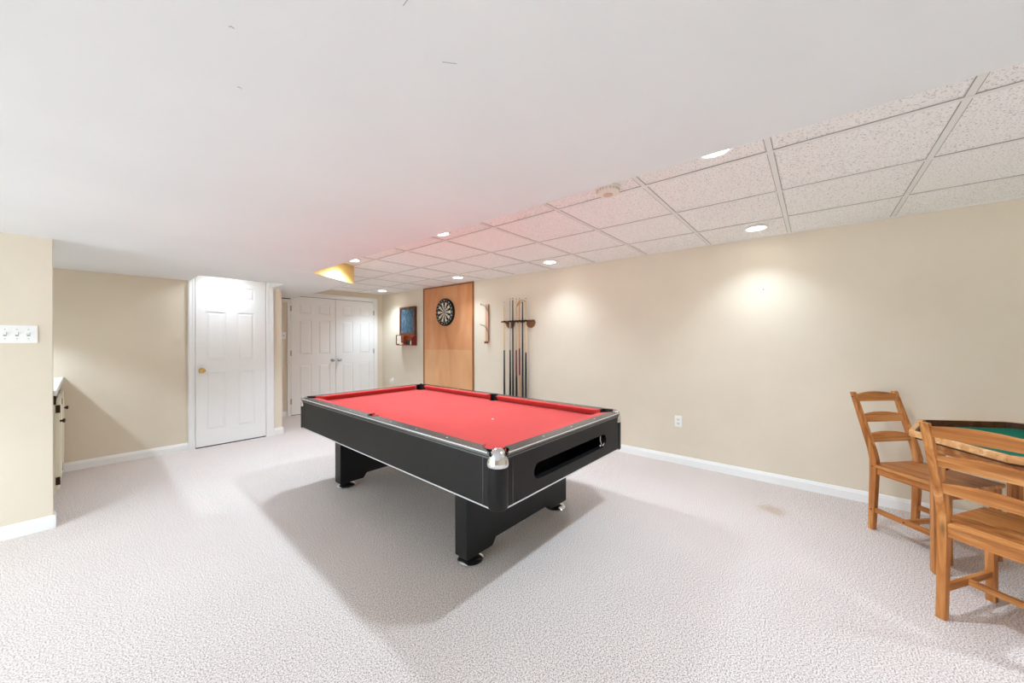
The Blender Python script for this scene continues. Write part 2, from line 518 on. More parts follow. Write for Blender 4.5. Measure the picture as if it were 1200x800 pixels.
# ------------------------------------------------------------------ doors
def six_panel(parent, x0, x1, z0, z1, yf, th, rows, cols):
    """slab whose front is at yf (facing -y): core, stiles and rails, six raised fields"""
    s = MB()
    s.box(x0, x1, yf + 0.009, yf + th, z0, z1)
    xs = [x0] + [v for c in cols for v in (x0 + c[0], x0 + c[1])] + [x1]
    zs = [z0] + [v for r_ in rows for v in (z0 + r_[0], z0 + r_[1])] + [z1]
    for k in range(0, len(xs), 2):
        s.box(xs[k], xs[k + 1], yf, yf + 0.010, z0, z1, 0.0015)
    for k in range(0, len(zs), 2):
        for q in range(1, len(xs) - 1, 2):
            s.box(xs[q] - 0.001, xs[q + 1] + 0.001, yf, yf + 0.010, zs[k], zs[k + 1], 0.0015)
    slab = s.build('door_slab', M['white'], parent)
    for r_ in rows:
        for c in cols:
            MB().frustum(x0 + c[0] + 0.008, x0 + c[1] - 0.008, z0 + r_[0] + 0.008, z0 + r_[1] - 0.008, yf + 0.010, yf + 0.001, 0.022).build('door_panel', M['white'], slab)
    return slab

def knob(parent, x, z, yf, mat):
    return MB().lathe([(0.031, 0), (0.031, -0.006), (0.024, -0.011), (0.011, -0.016), (0.011, -0.034), (0.02, -0.039), (0.0275, -0.05), (0.0265, -0.06), (0.018, -0.067), (0.004, -0.069)],
               (x, yf, z), 24, 'Y').build('door_knob', mat, parent, 40)

door1 = structroot('door_1')
six_panel(door1, 0.848, 1.552, 0.012, 2.035, 5.546, 0.024, [(0.185, 0.885), (1.012, 1.60), (1.765, 1.915)], [(0.094, 0.280), (0.398, 0.578)])
knob(door1, 0.903, 0.915, 5.546, M['brass'])
def casing_v(parent, x0, x1, yw, z1):
    MB().prism([(x0, yw), (x0, yw - 0.024), (x0 + 0.012, yw - 0.03), (x0 + (x1 - x0) * 0.5, yw - 0.026), (x1 - 0.012, yw - 0.03), (x1, yw - 0.024), (x1, yw)], 0, z1, 'Z').build('door_casing', M['white'], parent)
casing_v(door1, 0.783, 0.843, YD, 2.06)
casing_v(door1, 1.557, 1.645, YD, 2.06)
box('door_gap', M['dark'], door1, 0.843, 1.557, YD - 0.004, YD, 0.0, 2.06)
box('door_threshold', M['dark'], door1, 0.848, 1.552, YD - 0.022, YD - 0.004, 0.0, 0.011)

door2 = structroot('door_2')
YF2 = YB - 0.026
for k, (a, b_) in enumerate(((2.240, 2.968), (2.974, 3.714))):
    w = b_ - a
    leaf = six_panel(door2, a, b_, 0.012, 2.01, YF2, 0.024, [(0.185, 0.83), (1.005, 1.60), (1.70, 1.878)], [(0.125, 0.318), (w - 0.29, w - 0.095)])
    knob(leaf, 2.913 if k == 0 else 3.032, 0.906, YF2, M['steel'])
    hx = a - 0.002 if k == 0 else b_ + 0.002
    for hz in (0.24, 1.05, 1.80):
        MB().box(hx - 0.012, hx + 0.012, YF2 - 0.004, YF2 + 0.002, hz - 0.045, hz + 0.045, 0.001).lathe([(0.006, -0.047), (0.006, 0.047)], (hx, YF2 - 0.006, hz), 8).build('hinge', M['steel'], leaf)
for a, b_ in ((2.185, 2.236), (3.719, 3.795)):
    casing_v(door2, a, b_, YB, 2.018)
MB().prism([(YB, 2.018), (YB - 0.028, 2.018), (YB - 0.024, 2.05), (YB - 0.03, 2.078), (YB - 0.02, 2.088), (YB, 2.088)], 2.235, 3.795, 'X').build('door_casing', M['white'], door2)
MB().box(2.02, 2.235, YB - 0.028, YB, 1.90, 1.963).build('door_casing', M['white'], door2)
box('door_gap', M['dark'], door2, 2.236, 3.719, YB - 0.002, YB, 0.0, 2.018)
struct(box('shadow_gap_strip', M['dark'], None, 1.93, 2.225, YB - 0.045, YB - 0.03, SOF - 0.012, SOF))  # dark strip standing for the shaded gap between casing and soffit

# ------------------------------------------------------------------ recessed ceiling lights
def make_can(soffit_mount):
    t = thing('recessed_ceiling_light', 'x', 'ceiling light')
    MB().lathe([(0.088, 0.0), (0.088, -0.004), (0.082, -0.008), (0.066, -0.006), (0.064, 0.0)], (0, 0, 0), 32).build('trim_ring', M['plate'], t, 40)
    MB().lathe([(0.001, -0.0075), (0.045, -0.0075), (0.064, -0.005), (0.064, -0.001)], (0, 0, 0), 32).build('lens', M['lens'], t, 40)
    ld = bpy.data.lights.new('lamp', 'SPOT')
    ld.energy = SOFFIT_POWER if soffit_mount else CAN_POWER
    ld.color = CAN_COLOUR
    ld.spot_size = R(118 if soffit_mount else 150); ld.spot_blend = 0.45 if soffit_mount else 1.0
    ld.shadow_soft_size = 0.05
    lo = bpy.data.objects.new('lamp', ld); COL.objects.link(lo)
    lo.parent = t; lo.location = (0, 0, -0.03)
    return t
can_a = make_can(False); can_b = make_can(True)
def place_can(proto, first, x, y, z, label):
    o = proto if first else copy_tree(proto)
    o.location = (x, y, z)
    tag(o, label, 'ceiling light', 'recessed ceiling lights')
    return o
cans = [
    (1.95, 0.37, 'round recessed ceiling light half hidden by the soffit edge, nearest the front of the room'),
    (1.96, 2.44, 'round recessed ceiling light half hidden by the soffit edge, left of the smoke detector'),
    (1.98, 4.03, 'round recessed ceiling light beside the yellow lit jog of the soffit'),
    (3.557, 0.368, 'round recessed ceiling light over the bare beige wall, first from the dining chair'),
    (3.535, 2.386, 'round recessed ceiling light near the wall, just right of the cue rack'),
    (3.53, 3.995, 'round recessed ceiling light in front of the dartboard panel'),
    (3.58, 6.15, 'round recessed ceiling light in the far corner by the white double doors'),
    (2.46, -1.70, 'added fill light out of view behind the dining chairs, soffit side'),  # this one and the next are made-up fill lights, unseen
    (3.39, -2.60, 'added fill light out of view in the rear right corner'),
]
for k, (x, y, lb) in enumerate(cans):
    c_ = place_can(can_a, k == 0, x, y, CEIL - 0.001, lb)
    for ch_ in c_.children:
        if ch_.type == 'LIGHT' and y < -1:
            ch_.data = ch_.data.copy(); ch_.data.energy = 45.0
            ch_.data.spot_size = R(96); ch_.data.spot_blend = 1.0
        elif ch_.type == 'LIGHT' and x > 3:
            ch_.data = ch_.data.copy(); ch_.data.energy = WALL_CAN_POWER * (2.0 if y > 6 else 1.0)
            ch_.data.spot_size = R(122); ch_.data.spot_blend = 1.0
soffit_cans = [
    (-1.40, 2.90, SOF, 'recessed soffit light out of view before the wall with the light switches'),
    (-0.84, 4.75, SOF, 'recessed soffit light out of view over the bar cabinet'),
    (1.12, 5.28, CEIL - 0.006, 'recessed light up in the soffit notch above the single door'),
    (-1.1, 1.75, SOF, 'added soffit fill light out of view, first left of the pool table'),  # from here on invented lights, unseen, added for floor bounce and fill
    (-1.1, 0.05, SOF, 'added soffit fill light out of view, left of the camera'),
    (-1.1, -1.65, SOF, 'added soffit fill light out of view, behind and left of the camera'),
    (0.4, -1.65, SOF, 'added soffit fill light out of view, straight behind the camera'),
    (-2.5, 1.75, SOF, 'added soffit fill light out of view, nearest the added window'),
]
for k, (x, y, z, lb) in enumerate(soffit_cans):
    c_ = place_can(can_b, k == 0, x, y, z, lb)
    for ch_ in c_.children:
        if ch_.type == 'LIGHT':
            ch_.data = ch_.data.copy(); ch_.data.energy = (30.0, 30.0, 9.0, 12.0, 38.0, 75.0, 75.0, 75.0)[k]
            if k == 1:
                ch_.data.spot_blend = 0.3; ch_.data.shadow_soft_size = 0.03
            if k == 2:
                ch_.data.spot_size = R(160); ch_.data.spot_blend = 1.0
            if k > 2:
                ch_.data.spot_size = R(104); ch_.data.spot_blend = 1.0

# ------------------------------------------------------------------ pool table
pt = thing('pool_table', 'black pool table with red cloth and chrome corner caps on grey carpet', 'pool table', (1.887, 2.317, 0), R(-1.2))
HX, HY = 0.66, 1.24
WXI, WYI = 0.60, 1.18          # inner edge of the wooden rail
ZR, ZBED = 0.757, 0.708
PC, PR = (0.580, 1.140), 0.058  # corner pocket
SCX, SR = 0.595, 0.046          # side pocket
def arc(cx, cy, r, a0, a1, n):
    return [(cx + r * math.cos(a0 + (a1 - a0) * i / n), cy + r * math.sin(a0 + (a1 - a0) * i / n)) for i in range(n + 1)]
def quad_loop(one):
    """one: points of the first quadrant from +x axis to +y axis -> closed loop by mirroring"""
    q1 = one
    q2 = [(-x, y) for x, y in one[::-1]]
    q3 = [(-x, -y) for x, y in one]
    q4 = [(x, -y) for x, y in one[::-1]]
    out = []
    for p in q1 + q2 + q3 + q4:
        if not out or math.hypot(out[-1][0] - p[0], out[-1][1] - p[1]) > 1e-5:
            out.append(p)
    if math.hypot(out[0][0] - out[-1][0], out[0][1] - out[-1][1]) < 1e-5:
        out.pop()
    return out
dya = math.sqrt(PR ** 2 - (WXI - PC[0]) ** 2); dxa = math.sqrt(PR ** 2 - (WYI - PC[1]) ** 2)
a_s = math.atan2(-dya, WXI - PC[0]); a_e = math.atan2(WYI - PC[1], -dxa)
ss = math.asin(math.sqrt(SR ** 2 - (WXI - SCX) ** 2) / SR)
inner_q = arc(SCX, 0, SR, 0, ss, 6) + arc(PC[0], PC[1], PR, a_s, a_e, 14)
bed_q = arc(SCX, 0, SR, PI, ss, 8) + arc(PC[0], PC[1], PR, a_s, a_e - 2 * PI, 14)
outer_q = [(HX, 0)] + arc(HX - 0.05, HY - 0.05, 0.05, 0, PI / 2, 8) + [(0, HY)]
DCX, DCY, DR = HX - 0.052, HY - 0.052, 0.0535
def circ_hit():
    dx, dy = PC[0] - DCX, PC[1] - DCY
    d = math.hypot(dx, dy)
    a = (DR ** 2 - PR ** 2 + d * d) / (2 * d)
    h = math.sqrt(max(DR ** 2 - a * a, 0))
    mx, my = DCX + a * dx / d, DCY + a * dy / d
    return (mx - h * dy / d, my + h * dx / d), (mx + h * dy / d, my - h * dx / d)
H1, H2 = circ_hit()
hl = H1 if H1[1] < H2[1] else H2       # hit on the long-rail side
hs = H2 if hl is H1 else H1            # hit on the short-rail side
def seg_arc(cx, cy, r, p, q, ccw, n):
    a0 = math.atan2(p[1] - cy, p[0] - cx); a1 = math.atan2(q[1] - cy, q[0] - cx)
    if ccw and a1 < a0: a1 += 2 * PI
    if not ccw and a1 > a0: a1 -= 2 * PI
    return arc(cx, cy, r, a0, a1, n)
long_q = [(HX, SCX * 0 + 0.0)]
lp = [(HX, DCY - 0.006)]
lp += seg_arc(DCX, DCY, DR, (HX, DCY - 0.012), hl, False, 8)
lp += seg_arc(PC[0], PC[1], PR, hl, (WXI, PC[1] - dya), False, 5)
lp += [(WXI, math.sin(ss) * SR)]
lp += arc(SCX, 0, SR, ss, 0.0, 6)
lp += [(HX, 0.0)]
spn = [(DCX - 0.012, HY)]
spn += seg_arc(DCX, DCY, DR, (DCX - 0.012, HY), hs, True, 8)
spn += seg_arc(PC[0], PC[1], PR, hs, (PC[0] - dxa, WYI), True, 5)
short = [p for p in spn] + [(-x, y) for x, y in spn[::-1]]
def rail_piece(poly):
    r = MB().prism(poly, ZR - 0.022, ZR, 'Z').build('rail', M['rail'], pt, None, 0.0035)
    return r
for sx in (1, -1):
    for sy in (1, -1):
        r_ = rail_piece([(sx * x, sy * y) for x, y in lp])
        box('silver_edge', M['silver'], r_, min(sx * (HX - 0.004), sx * (HX + 0.001)), max(sx * (HX - 0.004), sx * (HX + 0.001)), min(sy * 0.0, sy * (DCY - 0.02)), max(sy * 0.0, sy * (DCY - 0.02)), ZR - 0.0105, ZR - 0.0035)
for sy in (1, -1):
    r_ = rail_piece([(x, sy * y) for x, y in short])
    box('silver_edge', M['silver'], r_, -(DCX - 0.02), DCX - 0.02, min(sy * (HY - 0.004), sy * (HY + 0.001)), max(sy * (HY - 0.004), sy * (HY + 0.001)), ZR - 0.0105, ZR - 0.0035)
MB().prism(quad_loop(bed_q), ZBED - 0.02, ZBED).build('playing_surface', M['cloth'], pt)
# six cushions
def cushion(p0, p1, n0, n1):
    """wood edge p0->p1, nose n0->n1 (x,y)"""
    b = MB()
    def ringv(w, nn):
        return [b.bm.verts.new((w[0], w[1], ZR - 0.001)), b.bm.verts.new((nn[0], nn[1], ZR - 0.003)),
                b.bm.verts.new((nn[0], nn[1], ZR - 0.007)),
                b.bm.verts.new((nn[0] * 0.05 + w[0] * 0.95, nn[1] * 0.05 + w[1] * 0.95, ZBED - 0.001)), b.bm.verts.new((w[0], w[1], ZBED - 0.001))]
    A, B = ringv(p0, n0), ringv(p1, n1)
    b.bm.faces.new(A); b.bm.faces.new(B[::-1])
    for i in range(5):
        b.bm.faces.new((A[i], B[i], B[(i + 1) % 5], A[(i + 1) % 5]))
    bmesh.ops.recalc_face_normals(b.bm, faces=list(b.bm.faces))
    b.build('cushion', M['cloth'], pt)
NXH, NYH = 0.553, 1.130
for sx in (1, -1):
    for sy in (1, -1):
        cushion((sx * WXI, sy * 0.050), (sx * WXI, sy * (PC[1] - dya)), (sx * NXH, sy * 0.066), (sx * NXH, sy * 1.052))
for sy in (1, -1):
    xe = PC[0] - dxa
    cushion((-xe, sy * WYI), (xe, sy * WYI), (-0.478, sy * NYH), (0.478, sy * NYH))
# pockets
for sx, sy in ((1, 1), (1, -1), (-1, 1), (-1, -1)):
    a0 = math.atan2(sy, sx) - R(92)
    MB().lathe([(PR - 0.0005, ZR - 0.004), (PR - 0.0005, ZR + 0.0012), (PR - 0.006, ZR + 0.0015), (PR - 0.007, ZR - 0.006), (PR - 0.004, 0.61), (0.002, 0.605)], (sx * PC[0], sy * PC[1], 0), 22, 'Z', a0, a0 + R(184)).build('pocket', M['blackp'], pt, 40)
for sx in (1, -1):
    a0 = (0 if sx > 0 else PI) - R(100)
    MB().lathe([(SR - 0.0005, ZR - 0.004), (SR - 0.0005, ZR + 0.0012), (SR - 0.005, ZR + 0.0015), (SR - 0.006, ZR - 0.006), (SR - 0.003, 0.61), (0.002, 0.605)], (sx * SCX, 0, 0), 18, 'Z', a0, a0 + R(200)).build('pocket', M['blackp'], pt, 40)
MB().lathe([(0.0085, ZBED), (0.0085, ZBED + 0.0006)], (0.0, -0.56, 0), 16).build('foot_spot', M['paper'], pt)
# diamond sights on the rails
sg = MB()
for sx in (1, -1):
    for sy in (-0.84, -0.56, -0.28, 0.28, 0.56, 0.84):
        sg.lathe([(0.005, ZR), (0.005, ZR + 0.0006)], (sx * 0.632, sy, 0), 10)
for sy in (1, -1):
    for x in (-0.28, 0, 0.28):
        sg.lathe([(0.005, ZR), (0.005, ZR + 0.0006)], (x, sy * 1.212, 0), 10)
tag(sg.build('rail_sights', M['ivory'], pt), kind='stuff')
# aprons
AZ0, AZ1 = 0.495, 0.733
AX, AY = 0.652, 1.232
for sx in (1, -1):
    a = box('apron', M['black'], pt, min(sx * AX, sx * (AX - 0.025)), max(sx * AX, sx * (AX - 0.025)), -(AY - 0.055), AY - 0.055, AZ0, AZ1)
    box('silver_trim', M['silver'], a, min(sx * (AX + 0.002), sx * (AX - 0.025)), max(sx * (AX + 0.002), sx * (AX - 0.025)), -(AY - 0.055), AY - 0.055, AZ0 - 0.006, AZ0)
    box('upper_trim', M['groove'], a, min(sx * (AX + 0.003), sx * (AX - 0.01)), max(sx * (AX + 0.003), sx * (AX - 0.01)), -(AY - 0.055), AY - 0.055, AZ1 - 0.011, AZ1 - 0.005)
for sy in (1, -1):
    y0, y1 = sorted((sy * AY, sy * (AY - 0.025)))
    if sy > 0:
        a = box('apron', M['black'], pt, -(AX - 0.055), AX - 0.055, y0, y1, AZ0, AZ1)
    else:
        # front end with the long ball return slot
        sl = [(-0.345 + x, z) for x, z in arc(0, 0.598, 0.043, PI / 2, 3 * PI / 2, 10)] + [(0.36 + x, z) for x, z in arc(0, 0.598, 0.043, -PI / 2, PI / 2, 10)]
        ou = [(-(AX - 0.055), AZ0), (AX - 0.055, AZ0), (AX - 0.055, AZ1), (-(AX - 0.055), AZ1)]
        r = MB().ring(ou, sl, 0, 0.025)
        bmesh.ops.rotate(r.bm, verts=r.bm.verts, cent=(0, 0, 0), matrix=Matrix.Rotation(PI / 2, 3, 'X'))
        bmesh.ops.translate(r.bm, verts=r.bm.verts, vec=(0, y1, 0))
        a = r.build('apron', M['black'], pt)
        tr = MB()
        MB_in = [(x * 1.0, z) for x, z in sl]
        tr.box(-0.42, 0.43, y1, y1 + 0.16, 0.548, 0.556)
        tr.box(-0.42, 0.43, y1 + 0.15, y1 + 0.16, 0.548, 0.66)
        tr.box(-0.42, 0.43, y1, y1 + 0.16, 0.652, 0.66)
        tr.box(-0.42, -0.412, y1, y1 + 0.16, 0.548, 0.66)
        tr.box(0.422, 0.43, y1, y1 + 0.16, 0.548, 0.66)
        tr.build('ball_return', M['blackp'], pt)
        MB().tube([(0.345, y0 + 0.012, 0.634), (0.337, y0 + 0.010, 0.612), (0.345, y0 + 0.008, 0.588), (0.362, y0 + 0.004, 0.566), (0.385, y0 + 0.006, 0.578)], 0.0035, 8).lathe([(0.002, -0.008), (0.008, -0.004), (0.008, 0.004), (0.002, 0.008)], (0.338, y0 + 0.012, 0.571), 10).build('return_chain', M['chrome'], pt, 40)
    box('silver_trim', M['silver'], a, -(AX - 0.055), AX - 0.055, y0 - (0.002 if sy < 0 else 0), y1 + (0.002 if sy > 0 else 0), AZ0 - 0.006, AZ0)
    yy = sorted((sy * (AY + 0.003), sy * (AY - 0.01)))
    box('upper_trim', M['groove'], a, -(AX - 0.055), AX - 0.055, yy[0], yy[1], AZ1 - 0.011, AZ1 - 0.005)
box('underside', M['black_leg'], pt, -(AX - 0.026), AX - 0.026, -(AY - 0.026), AY - 0.026, 0.500, 0.508)
for sx, sy in ((1, 1), (1, -1), (-1, 1), (-1, -1)):
    cx, cy = sx * (HX - 0.052), sy * (HY - 0.052)
    p_ = MB().lathe([(0.020, 0.482), (0.044, 0.484), (0.050, 0.492), (0.050, 0.684)], (cx, cy, 0), 32).build('corner_post', M['black'], pt, 40)
    am = math.atan2(sy, sx)
    MB().lathe([(0.0515, 0.682), (0.0535, 0.686), (0.0535, 0.694), (0.052, 0.708), (0.047, 0.728), (0.038, 0.746), (0.025, 0.759), (0.010, 0.765), (0.001, 0.766)], (cx, cy, 0), 28, 'Z', am - R(118), am + R(118)).build('corner_cap', M['chrome'], pt, 60)
    for (ax_, ay_) in ((0, 1), (1, 0)):
        px, py = cx - sx * 0.0 , cy
        if ax_:
            q = (sx * (HX - 0.105), sy * (AY + 0.001))
        else:
            q = (sx * (AX + 0.001), sy * (HY - 0.105))
        box('post_edge', M['rail'], p_, q[0] - 0.0015, q[0] + 0.0015, q[1] - 0.0015, q[1] + 0.0015, AZ0, AZ1 - 0.01)
# two panel legs with four levelling feet
for yc in (-0.80, 0.80):
    pr = [(-0.503, 0.50), (-0.503, 0.047), (-0.30, 0.047), (-0.268, 0.088), (0.268, 0.088), (0.30, 0.047), (0.503, 0.047), (0.503, 0.50)]
    lg = MB().prism(pr, yc - 0.052, yc + 0.052, 'Y').build('leg', M['black_leg'], pt, None, 0.004)
    for x in (-0.43, 0.43):
        MB().lathe([(0.072, 0.0), (0.076, 0.004), (0.075, 0.012), (0.062, 0.022), (0.035, 0.030), (0.022, 0.036), (0.022, 0.047)], (x, yc, 0), 28).build('levelling_foot', M['chrome'], lg, 40)

# ------------------------------------------------------------------ dartboard panel and dartboard on the right wall
bp = thing('dartboard_backing_panel', 'tall tan plywood panel with brown edge trim behind the dartboard', 'wall panel', (WX, 4.70, 0))
Y0B, Y1B, ZT = -0.617, 0.617, 2.178
xf = -0.012
box('upper_panel', M['ply'], bp, xf, 0, Y0B, Y1B, 1.10, ZT)
box('lower_panel', M['ply_low'], bp, xf, 0, Y0B, -0.001, 0.10, 1.098)
box('lower_panel', M['ply_low'], bp, xf, 0, 0.001, Y1B, 0.10, 1.098)
box('edge_trim', M['oak_trim'], bp, xf - 0.01, 0, Y0B - 0.022, Y0B, 0.10, ZT)
box('edge_trim', M['oak_trim'], bp, xf - 0.01, 0, Y1B, Y1B + 0.022, 0.10, ZT)
box('edge_trim', M['oak_trim'], bp, xf - 0.01, xf, Y0B, Y1B, ZT - 0.025, ZT)

db = thing('dartboard', 'round black and cream dartboard hung on the tan plywood panel', 'dartboard', (WX - 0.0125, 4.722, 1.727))
def dl(prof, n=48):
    return MB().lathe(prof, (0, 0, 0), n, 'X')
dl([(0.2255, 0), (0.2255, -0.034), (0.221, -0.038), (0.001, -0.038)]).build('board_body', M['bristle_black'], db, 30)
def sector(b, r0, r1, k, x0, x1):
    a0, a1 = R(-9 + 18 * k), R(9 + 18 * k)
    pts = [(r1 * math.sin(a0 + (a1 - a0) * i / 3), r1 * math.cos(a0 + (a1 - a0) * i / 3)) for i in range(4)]
    pts += [(r0 * math.sin(a1 - (a1 - a0) * i / 3), r0 * math.cos(a1 - (a1 - a0) * i / 3)) for i in range(4)]
    b.prism(pts, x1, x0, 'X')
rd, gn = MB(), MB()
for k in range(20):
    if k % 2:
        lt = MB(); sector(lt, 0.017, 0.162, k, -0.0375, -0.0388); lt.build('cream_segment', M['bristle_cream'], db)
        sector(gn, 0.099, 0.107, k, -0.0375, -0.0389); sector(gn, 0.162, 0.170, k, -0.0375, -0.0389)
    else:
        sector(rd, 0.099, 0.107, k, -0.0375, -0.0389); sector(rd, 0.162, 0.170, k, -0.0375, -0.0389)
tag(rd.build('red_ring_segments', M['bristle_red'], db), kind='stuff')
tag(gn.build('green_ring_segments', M['bristle_green'], db), kind='stuff')
dl([(0.016, -0.0375), (0.016, -0.0389), (0.0065, -0.0389), (0.0065, -0.0395), (0.001, -0.0395)], 20).build('bullseye', M['bristle_red'], db)
wr = MB()
for r in (0.0065, 0.016, 0.099, 0.107, 0.162, 0.170, 0.205):
    wr.tube([(-0.0395, r * math.cos(2 * PI * i / 40), r * math.sin(2 * PI * i / 40)) for i in range(41)], 0.0009, 5)
for k in range(20):
    a = R(9 + 18 * k)
    wr.tube([(-0.0395, 0.016 * math.sin(a), 0.016 * math.cos(a)), (-0.0395, 0.172 * math.sin(a), 0.172 * math.cos(a))], 0.0008, 5)
wr.build('wire_spider', M['steel'], db)
nums = [20, 1, 18, 4, 13, 6, 10, 15, 2, 17, 3, 19, 7, 16, 8, 11, 14, 9, 12, 5]
nb = MB()
for k, v in enumerate(nums):
    cu = bpy.data.curves.new('t', 'FONT'); cu.body = str(v); cu.size = 0.032; cu.align_x = 'CENTER'; cu.align_y = 'CENTER'; cu.extrude = 0.0008
    ob = bpy.data.objects.new('t', cu); COL.objects.link(ob)
    me = bpy.data.meshes.new_from_object(ob)
    a = R(18 * k)
    # text plane (x right, y up) turned to face -x: right becomes -y, up becomes z
    mt = Matrix(((0, 0, -1, -0.0392), (-1, 0, 0, -0.193 * math.sin(a)), (0, 1, 0, 0.193 * math.cos(a)), (0, 0, 0, 1)))
    me.transform(mt)
    nb.bm.from_mesh(me)
    bpy.data.objects.remove(ob); bpy.data.curves.remove(cu); bpy.data.meshes.remove(me)
tag(nb.build('score_numbers', M['ivory'], db), kind='stuff')
MB().box(-0.010, -0.001, -0.008, 0.008, 0.222, 0.250, 0.002).build('hanging_bracket', M['chrome'], db)

# ------------------------------------------------------------------ chalkboard with shelf box
cb = thing('chalkboard_cabinet', 'small framed slate chalkboard with an open shelf box below', 'chalkboard', (WX, 5.80, 0))
CW = 0.245
box('slate', M['slate'], cb, -0.035, -0.012, -CW + 0.03, CW - 0.03, 1.40, 1.85)
for y0, y1, z0, z1 in ((-CW, -CW + 0.035, 1.36, 1.88), (CW - 0.035, CW, 1.36, 1.88), (-CW + 0.035, CW - 0.035, 1.845, 1.88), (-CW + 0.035, CW - 0.035, 1.36, 1.40)):
    box('frame_bar', M['walnut'], cb, -0.05, 0, y0, y1, z0, z1, 0.003)
box('backboard', M['walnut_red'], cb, -0.012, 0, -CW, CW, 1.17, 1.36)
box('shelf', M['walnut_red'], cb, -0.115, 0, -CW, CW, 1.165, 1.18)
box('shelf', M['walnut_red'], cb, -0.06, 0, -CW, CW, 1.345, 1.36)
MB().prism([(-0.115, 1.18), (0, 1.18), (0, 1.345), (-0.06, 1.345), (-0.115, 1.31)], -CW, -CW + 0.012, 'Y').build('side_panel', M['red_leather'], cb)
sp = MB()
sp.box(-0.125, -0.11, CW - 0.012, CW, 1.18, 1.36); sp.box(-0.015, 0, CW - 0.012, CW, 1.18, 1.345)
sp.box(-0.125, 0, CW - 0.012, CW, 1.345, 1.36); sp.box(-0.11, -0.015, CW - 0.012, CW, 1.18, 1.195)
sp.build('side_panel', M['walnut'], cb)
box('divider', M['walnut_red'], cb, -0.09, -0.012, 0.05, 0.06, 1.18, 1.345)
db_ = tag(box('dart_case', M['blackp'], None, WX - 0.10, WX - 0.04, 5.64, 5.75, 1.1805, 1.255, 0.003), 'small black case standing on the shelf of the chalkboard', 'case')
tag(box('score_pad', M['paper'], None, WX - 0.095, WX - 0.055, 5.585, 5.63, 1.1805, 1.25, 0.002), 'small white pad beside the black case under the chalkboard', 'pad')
tag(box('chalk_box', M['ivory'], None, WX - 0.10, WX - 0.05, 5.88, 5.97, 1.1805, 1.215, 0.002), 'low ivory chalk box in the left bay of the shelf under the chalkboard', 'box')
tag(MB().lathe([(0.011, 0), (0.011, 0.02), (0.004, 0.024), (0.004, 0.04)], (WX - 0.03, 5.66, 1.3605), 12).build('chalk_holder', M['blackp'], None, 40), 'tiny black chalk holder on the ledge under the slate', 'chalk holder') if False else None

# ------------------------------------------------------------------ coat rack board and cue rack
wr_ = thing('wall_rack', 'narrow upright wooden board with two grey metal hooks left of the cues', 'wall rack', (WX, 3.765, 0))
box('backboard', M['maple_pink'], wr_, -0.022, 0, -0.035, 0.035, 1.235, 1.80, 0.003)
for hz in (1.775, 1.475):
    MB().tube([(-0.022, 0, hz - 0.05), (-0.05, 0.0, hz - 0.02), (-0.075, 0.01, hz + 0.005), (-0.13, 0.02, hz + 0.012), (-0.135, 0.02, hz + 0.03)], 0.0075, 8).box(-0.027, -0.022, -0.012, 0.012, hz - 0.075, hz - 0.01).build('hook', M['steel'], wr_, 50)
MB().box(-0.05, -0.022, -0.03, 0.03, 1.215, 1.245, 0.004).build('foot_block', M['walnut'], wr_)
MB().tube([(-0.024, -0.036, 1.78), (-0.024, -0.036, 1.25)], 0.004, 6).build('side_rod', M['bronze'], wr_)

cr = thing('cue_rack', 'dark wall rack holding a row of pool cues', 'cue rack', (WX - 0.001, 3.165, 0))
box('bar', M['walnut'], cr, -0.055, -0.012, -0.285, 0.285, 1.513, 1.535, 0.003)
for yy in (0.15, -0.215):
    pts = [(yy + 0.075 * math.cos(a), 1.513 + 0.085 * math.sin(a)) for a in [PI + PI * i / 14 for i in range(15)]]
    MB().prism(pts, -0.018, 0, 'X').build('bracket', M['bar_brown'], cr)
box('back_strip', M['bar_brown'], cr, -0.012, 0, -0.26, 0.26, 1.505, 1.54)
bs = box('base_ledge', M['walnut'], cr, -0.115, 0, -0.285, 0.285, 0.345, 0.365, 0.003)
box('base_backing', M['walnut'], cr, -0.014, 0, -0.285, 0.285, 0.365, 0.42, 0.002)

def cue(y, x, base, top, butt_h, shaft_m, butts, label, bend=0.0, bridge=False):
    t = thing('bridge_stick' if bridge else 'pool_cue', label, 'bridge stick' if bridge else 'pool cue', (x, y, base), 0, None if bridge else 'pool cues in the wall rack')
    L = top - base
    rr = lambda h: 0.0145 + (0.0062 - 0.0145) * (h / L)
    z = 0.0
    for bm_, h1 in butts:
        MB().lathe([(rr(z), z), (rr(h1), h1)], (0, 0, 0), 12).build('butt_section', bm_, t, 40)
        z = h1
    MB().lathe([(rr(z), z), (rr(L - 0.03), L - 0.03)], (0, 0, 0), 12).build('shaft', shaft_m, t, 40)
    MB().lathe([(rr(L - 0.03), L - 0.03), (0.006, L - 0.012)], (0, 0, 0), 10).build('ferrule', M['ivory'], t, 40)
    if bridge:
        MB().tube([(-0.01, 0.0, L - 0.03), (-0.012, 0.05, L - 0.05), (-0.014, 0.085, L - 0.09), (-0.012, 0.075, L - 0.05), (-0.012, 0.04, L - 0.012), (-0.01, -0.02, L - 0.012), (-0.012, -0.06, L - 0.03)], 0.005, 8).build('bridge_head', M['brass'], t, 50)
    else:
        MB().lathe([(0.006, L - 0.012), (0.006, L - 0.003), (0.003, L)], (0, 0, 0), 10).build('tip', M['slate'], t, 40)
    MB().lathe([(0.021, 1.514 - base), (0.021, 1.532 - base), (rr(1.532 - base) + 0.0005, 1.532 - base), (rr(1.514 - base) + 0.0005, 1.514 - base), (0.021, 1.514 - base)], (0, 0, 0), 14).build('holder_clip', M['blackp'], cr, 40) if False else None
    return t
CX_ = WX - 0.0765
CB = 0.3655
blk = M['blackp']
